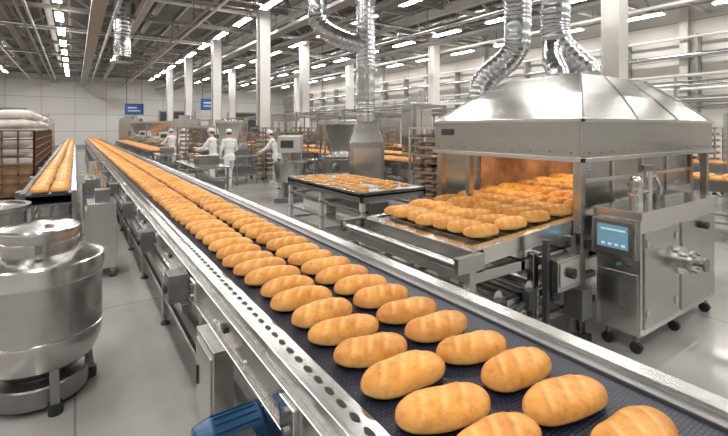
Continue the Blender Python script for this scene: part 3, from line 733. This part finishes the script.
d=B('ventilation_duct')
d.tube([(5.05,7.45,2.06),(5.05,7.45,3),(5.05,7.45,7.75)],.19,rib=.02,n=24,step=.03)
d.tube([(4.2,8.1,7.75),(4.25,8.1,4.6),(4.3,8.05,4.0),(4.6,7.8,3.7),(5.05,7.45,3.5)],.2,rib=.025,n=24,step=.03)
for z in (2.4,3.0,4.4): d.cyl((5.05,7.45,z),(5.05,7.45,z+.05),.22,n=20,m='steel_b')
d.build()
q=B('dust_extractor',(5.05,7.45,0),-.5); q.b(-.35,.35,-.3,.3,.3,1.5,'steel'); q.hexa([(-.35,-.3,1.5),(.35,-.3,1.5),(.35,.3,1.5),(-.35,.3,1.5),(-.18,-.18,1.95),(.18,-.18,1.95),(.18,.18,1.95),(-.18,.18,1.95)],'steel'); q.cyl((0,0,1.93),(0,0,2.05),.21,n=20,m='steel_b'); q.b(-.28,.28,-.32,-.3,.4,1.4,'steel_b')
for a in (-.3,.3):
    for b_ in (-.25,.25): q.foot(a,b_,.3,.05)
q.build(.006)
d=B('ventilation_duct')
d.tube([(1.46,18.3,4.4),(1.46,18.3,5.2),(1.46,18.3,7.75)],.28,rib=.015,n=24,step=.04); d.cyl((1.46,18.3,4.25),(1.46,18.3,4.45),.4,.28,n=24,m='galv')
d.build()
d=B('ventilation_duct')
d.tube([(-7,12,5.2),(-2,12.2,5.3),(.2,12.4,5.6+.2),(1.4,12.5,6.2),(1.5,12.5,7.75)],.2,rib=.015,n=24,step=.04); 
for xx in (-6.5,-2.8): d.cyl((xx,12.1,5.4),(xx,12.1,7.75),.012,n=6,m='beamd')
d.build()

# ---------------------------------------------------------------- people
def bake(bld, voxel, smooth=2):
    ob=bld.build(); 
    rm=ob.modifiers.new('r','REMESH'); rm.mode='VOXEL'; rm.voxel_size=voxel; rm.use_smooth_shade=True
    sm=ob.modifiers.new('s','SMOOTH'); sm.iterations=smooth; sm.factor=.5
    dg=bpy.context.evaluated_depsgraph_get(); me=bpy.data.meshes.new_from_object(ob.evaluated_get(dg))
    ob.modifiers.clear(); ob.data=me
    return ob
def cap(b,p0,p1,r0,r1,m):
    b.cyl(p0,p1,r0,r1,n=14,m=m); b.ell(p0,(r0,)*3,m,12,8); b.ell(p1,(r1,)*3,m,12,8)
def worker(x,y,yaw,lean=0,arms=None,stride=.06,turn=0,sc=1):
    root=bpy.data.objects.new('bakery_worker',None); scene.collection.objects.link(root)
    root.location=(x,y,0); root.rotation_euler=(0,0,yaw); root.scale=(sc,)*3
    V_=Vector
    piv=V_((0,0,.95)); Rl=Matrix.Rotation(-lean,3,'X')
    U=lambda p: piv+Rl@(V_(p)-piv)
    cb=B('uniform')
    for s in (-1,1):
        f=stride*s; hip=V_((.09*s,0,.92)); kn=V_((.10*s,f*.6+.03,.50)); an=V_((.10*s,f,.10))
        cap(cb,hip,kn,.095,.068,'cloth'); cap(cb,kn,an,.066,.055,'cloth')
    cb.ell((0,-.01,.95),(.165,.12,.13),'cloth'); cb.cyl((0,0,.80),(0,0,.98),.17,.15,n=20,m='cloth')
    def ue(p,r):
        o_=len(cb.v); cb.ell(p,r,'cloth',18,12)
        for i in range(o_,len(cb.v)): cb.v[i]=tuple(U(cb.v[i]))
    ue((0,0,1.08),(.15,.105,.17)); ue((0,0,1.25),(.175,.115,.19)); ue((0,-.005,1.38),(.18,.10,.10)); ue((0,-.005,1.45),(.09,.07,.06))
    hands=[]
    for s in (-1,1):
        sh=U((.185*s,0,1.41)); e,w=arms[s]; el=V_((e[0]*s,e[1],e[2])); wr=V_((w[0]*s,w[1],w[2]))
        el=sh+(el-sh).normalized()*.29; wr=el+(wr-el).normalized()*.25
        cap(cb,sh,el,.062,.048,'cloth'); cap(cb,el,wr,.048,.038,'cloth'); hands.append((s,el,wr))
    ob=bake(cb,.014,3); ob.name='uniform'; ob.parent=root
    hb=B('head')
    hc=U((0,.025,1.645)); nb=U((0,0,1.46))
    cap(hb,nb,hc-V_((0,.015,.06)),.055,.052,'skin')
    hb.ell(hc,(.074,.092,.108),'skin',20,14); hb.ell(hc+V_((0,.03,-.055)),(.052,.055,.055),'skin')
    hb.cyl(hc+V_((0,.085,.012)),hc+V_((0,.112,-.022)),.008,.015,n=10,m='skin'); hb.ell(hc+V_((0,.105,-.024)),(.016,.013,.010),'skin')
    for s in (-1,1): hb.ell(hc+V_((.075*s,-.005,-.005)),(.012,.02,.03),'skin')
    ob=bake(hb,.006,2); ob.name='head'; ob.parent=root
    fb=B('face_details')
    for s in (-1,1):
        fb.ell(hc+V_((.03*s,.084,.006)),(.014,.009,.009),'eye'); fb.ell(hc+V_((.03*s,.092,.006)),(.006,.004,.006),'hair')
        fb.ell(hc+V_((.03*s,.088,.026)),(.018,.006,.004),'hair')
    fb.ell(hc+V_((0,.087,-.058)),(.024,.008,.007),'lips')
    fb.ell(hc+V_((0,-.02,.005)),(.078,.082,.075),'hair',18,12)
    ob=fb.build(); ob.parent=root
    hb=B('cap'); 
    hb.ell(hc+V_((0,-.01,.06)),(.088,.103,.075),'cloth',20,12); hb.cyl(hc+V_((0,-.005,.030)),hc+V_((0,-.008,.062)),.088,.090,n=24,m='cloth')
    hb.ell(hc+V_((0,.085,.040)),(.06,.05,.008),'cloth')
    ob=hb.build(); ob.parent=root
    sb=B('shoes')
    for s in (-1,1):
        f=stride*s; sb.ell((.10*s,f+.06,.045),(.047,.13,.045),'shoe'); sb.ell((.10*s,f-.02,.07),(.045,.06,.065),'shoe'); sb.b(.10*s-.04,.10*s+.04,f-.06,f+.16,0,.02,'shoe')
    ob=sb.build(.004); ob.parent=root
    for s,el,wr in hands:
        g=B('hand'); dr=(wr-el).normalized(); side=dr.cross(V_((s,0,0))).normalized() if abs(dr.x)<.9 else V_((0,1,0))
        nn=side.cross(dr).normalized()
        if nn.x*s>0: nn=-nn
        cap(g,wr-dr*.02,wr+dr*.03,.027,.027,'skin')
        for k_ in (-.024,-.008,.008,.024): cap(g,wr+dr*.02+side*k_*.7,wr+dr*.09+side*k_,.014,.012,'skin')
        for k_,l in ((-.029,.062),(-.010,.078),(.010,.085),(.029,.075)):
            a=wr+dr*.088+side*k_; m1=a+(dr*.9+nn*.25).normalized()*l*.5; e1=m1+(dr*.6+nn*.75).normalized()*l*.5
            cap(g,a,m1,.0092,.0085,'skin'); cap(g,m1,e1,.0085,.0072,'skin')
        a=wr+dr*.03+side*.026; m1=a+(side*.75+dr*.6+nn*.3).normalized()*.04; e1=m1+(side*.2+dr*.9+nn*.3).normalized()*.035
        cap(g,a,m1,.012,.0105,'skin'); cap(g,m1,e1,.0105,.0085,'skin')
        ob=bake(g,.0035,1); ob.name='hand'; ob.parent=root
reach={-1:((.24,.18,1.18),(.16,.42,1.12)),1:((.25,.16,1.18),(.16,.40,1.10))}
down={-1:((.27,.0,1.14),(.27,.10,.90)),1:((.27,.04,1.14),(.22,.24,1.02))}
worker(3.93,13.25,.25,0.03,down,.14)
worker(3.5,13.45,.9,.08,reach,.04,sc=1.02)
worker(5.42,13.1,1.0,.32,{-1:((.22,.40,1.02),(.14,.60,.98)),1:((.22,.38,1.02),(.14,.60,.98))},.10)
worker(3.5,20.2,.6,.05,reach,.04)
worker(4.4,22.2,2.6,.0,down,.05)

# ---------------------------------------------------------------- world + camera
w=bpy.data.worlds.new('world'); scene.world=w; w.use_nodes=True
w.node_tree.nodes['Background'].inputs[0].default_value=(.8,.85,.9,1); w.node_tree.nodes['Background'].inputs[1].default_value=.5
cam=bpy.data.cameras.new('camera'); co=bpy.data.objects.new('camera',cam); scene.collection.objects.link(co); scene.camera=co
cam.sensor_width=36; cam.lens=430/728*36; cam.shift_y=-90/728
co.location=(0,0,1.8); co.rotation_euler=(math.pi/2,0,-math.atan(289/430)); cam.clip_end=200
scene.view_settings.view_transform='Standard'
scene.view_settings.exposure=.45
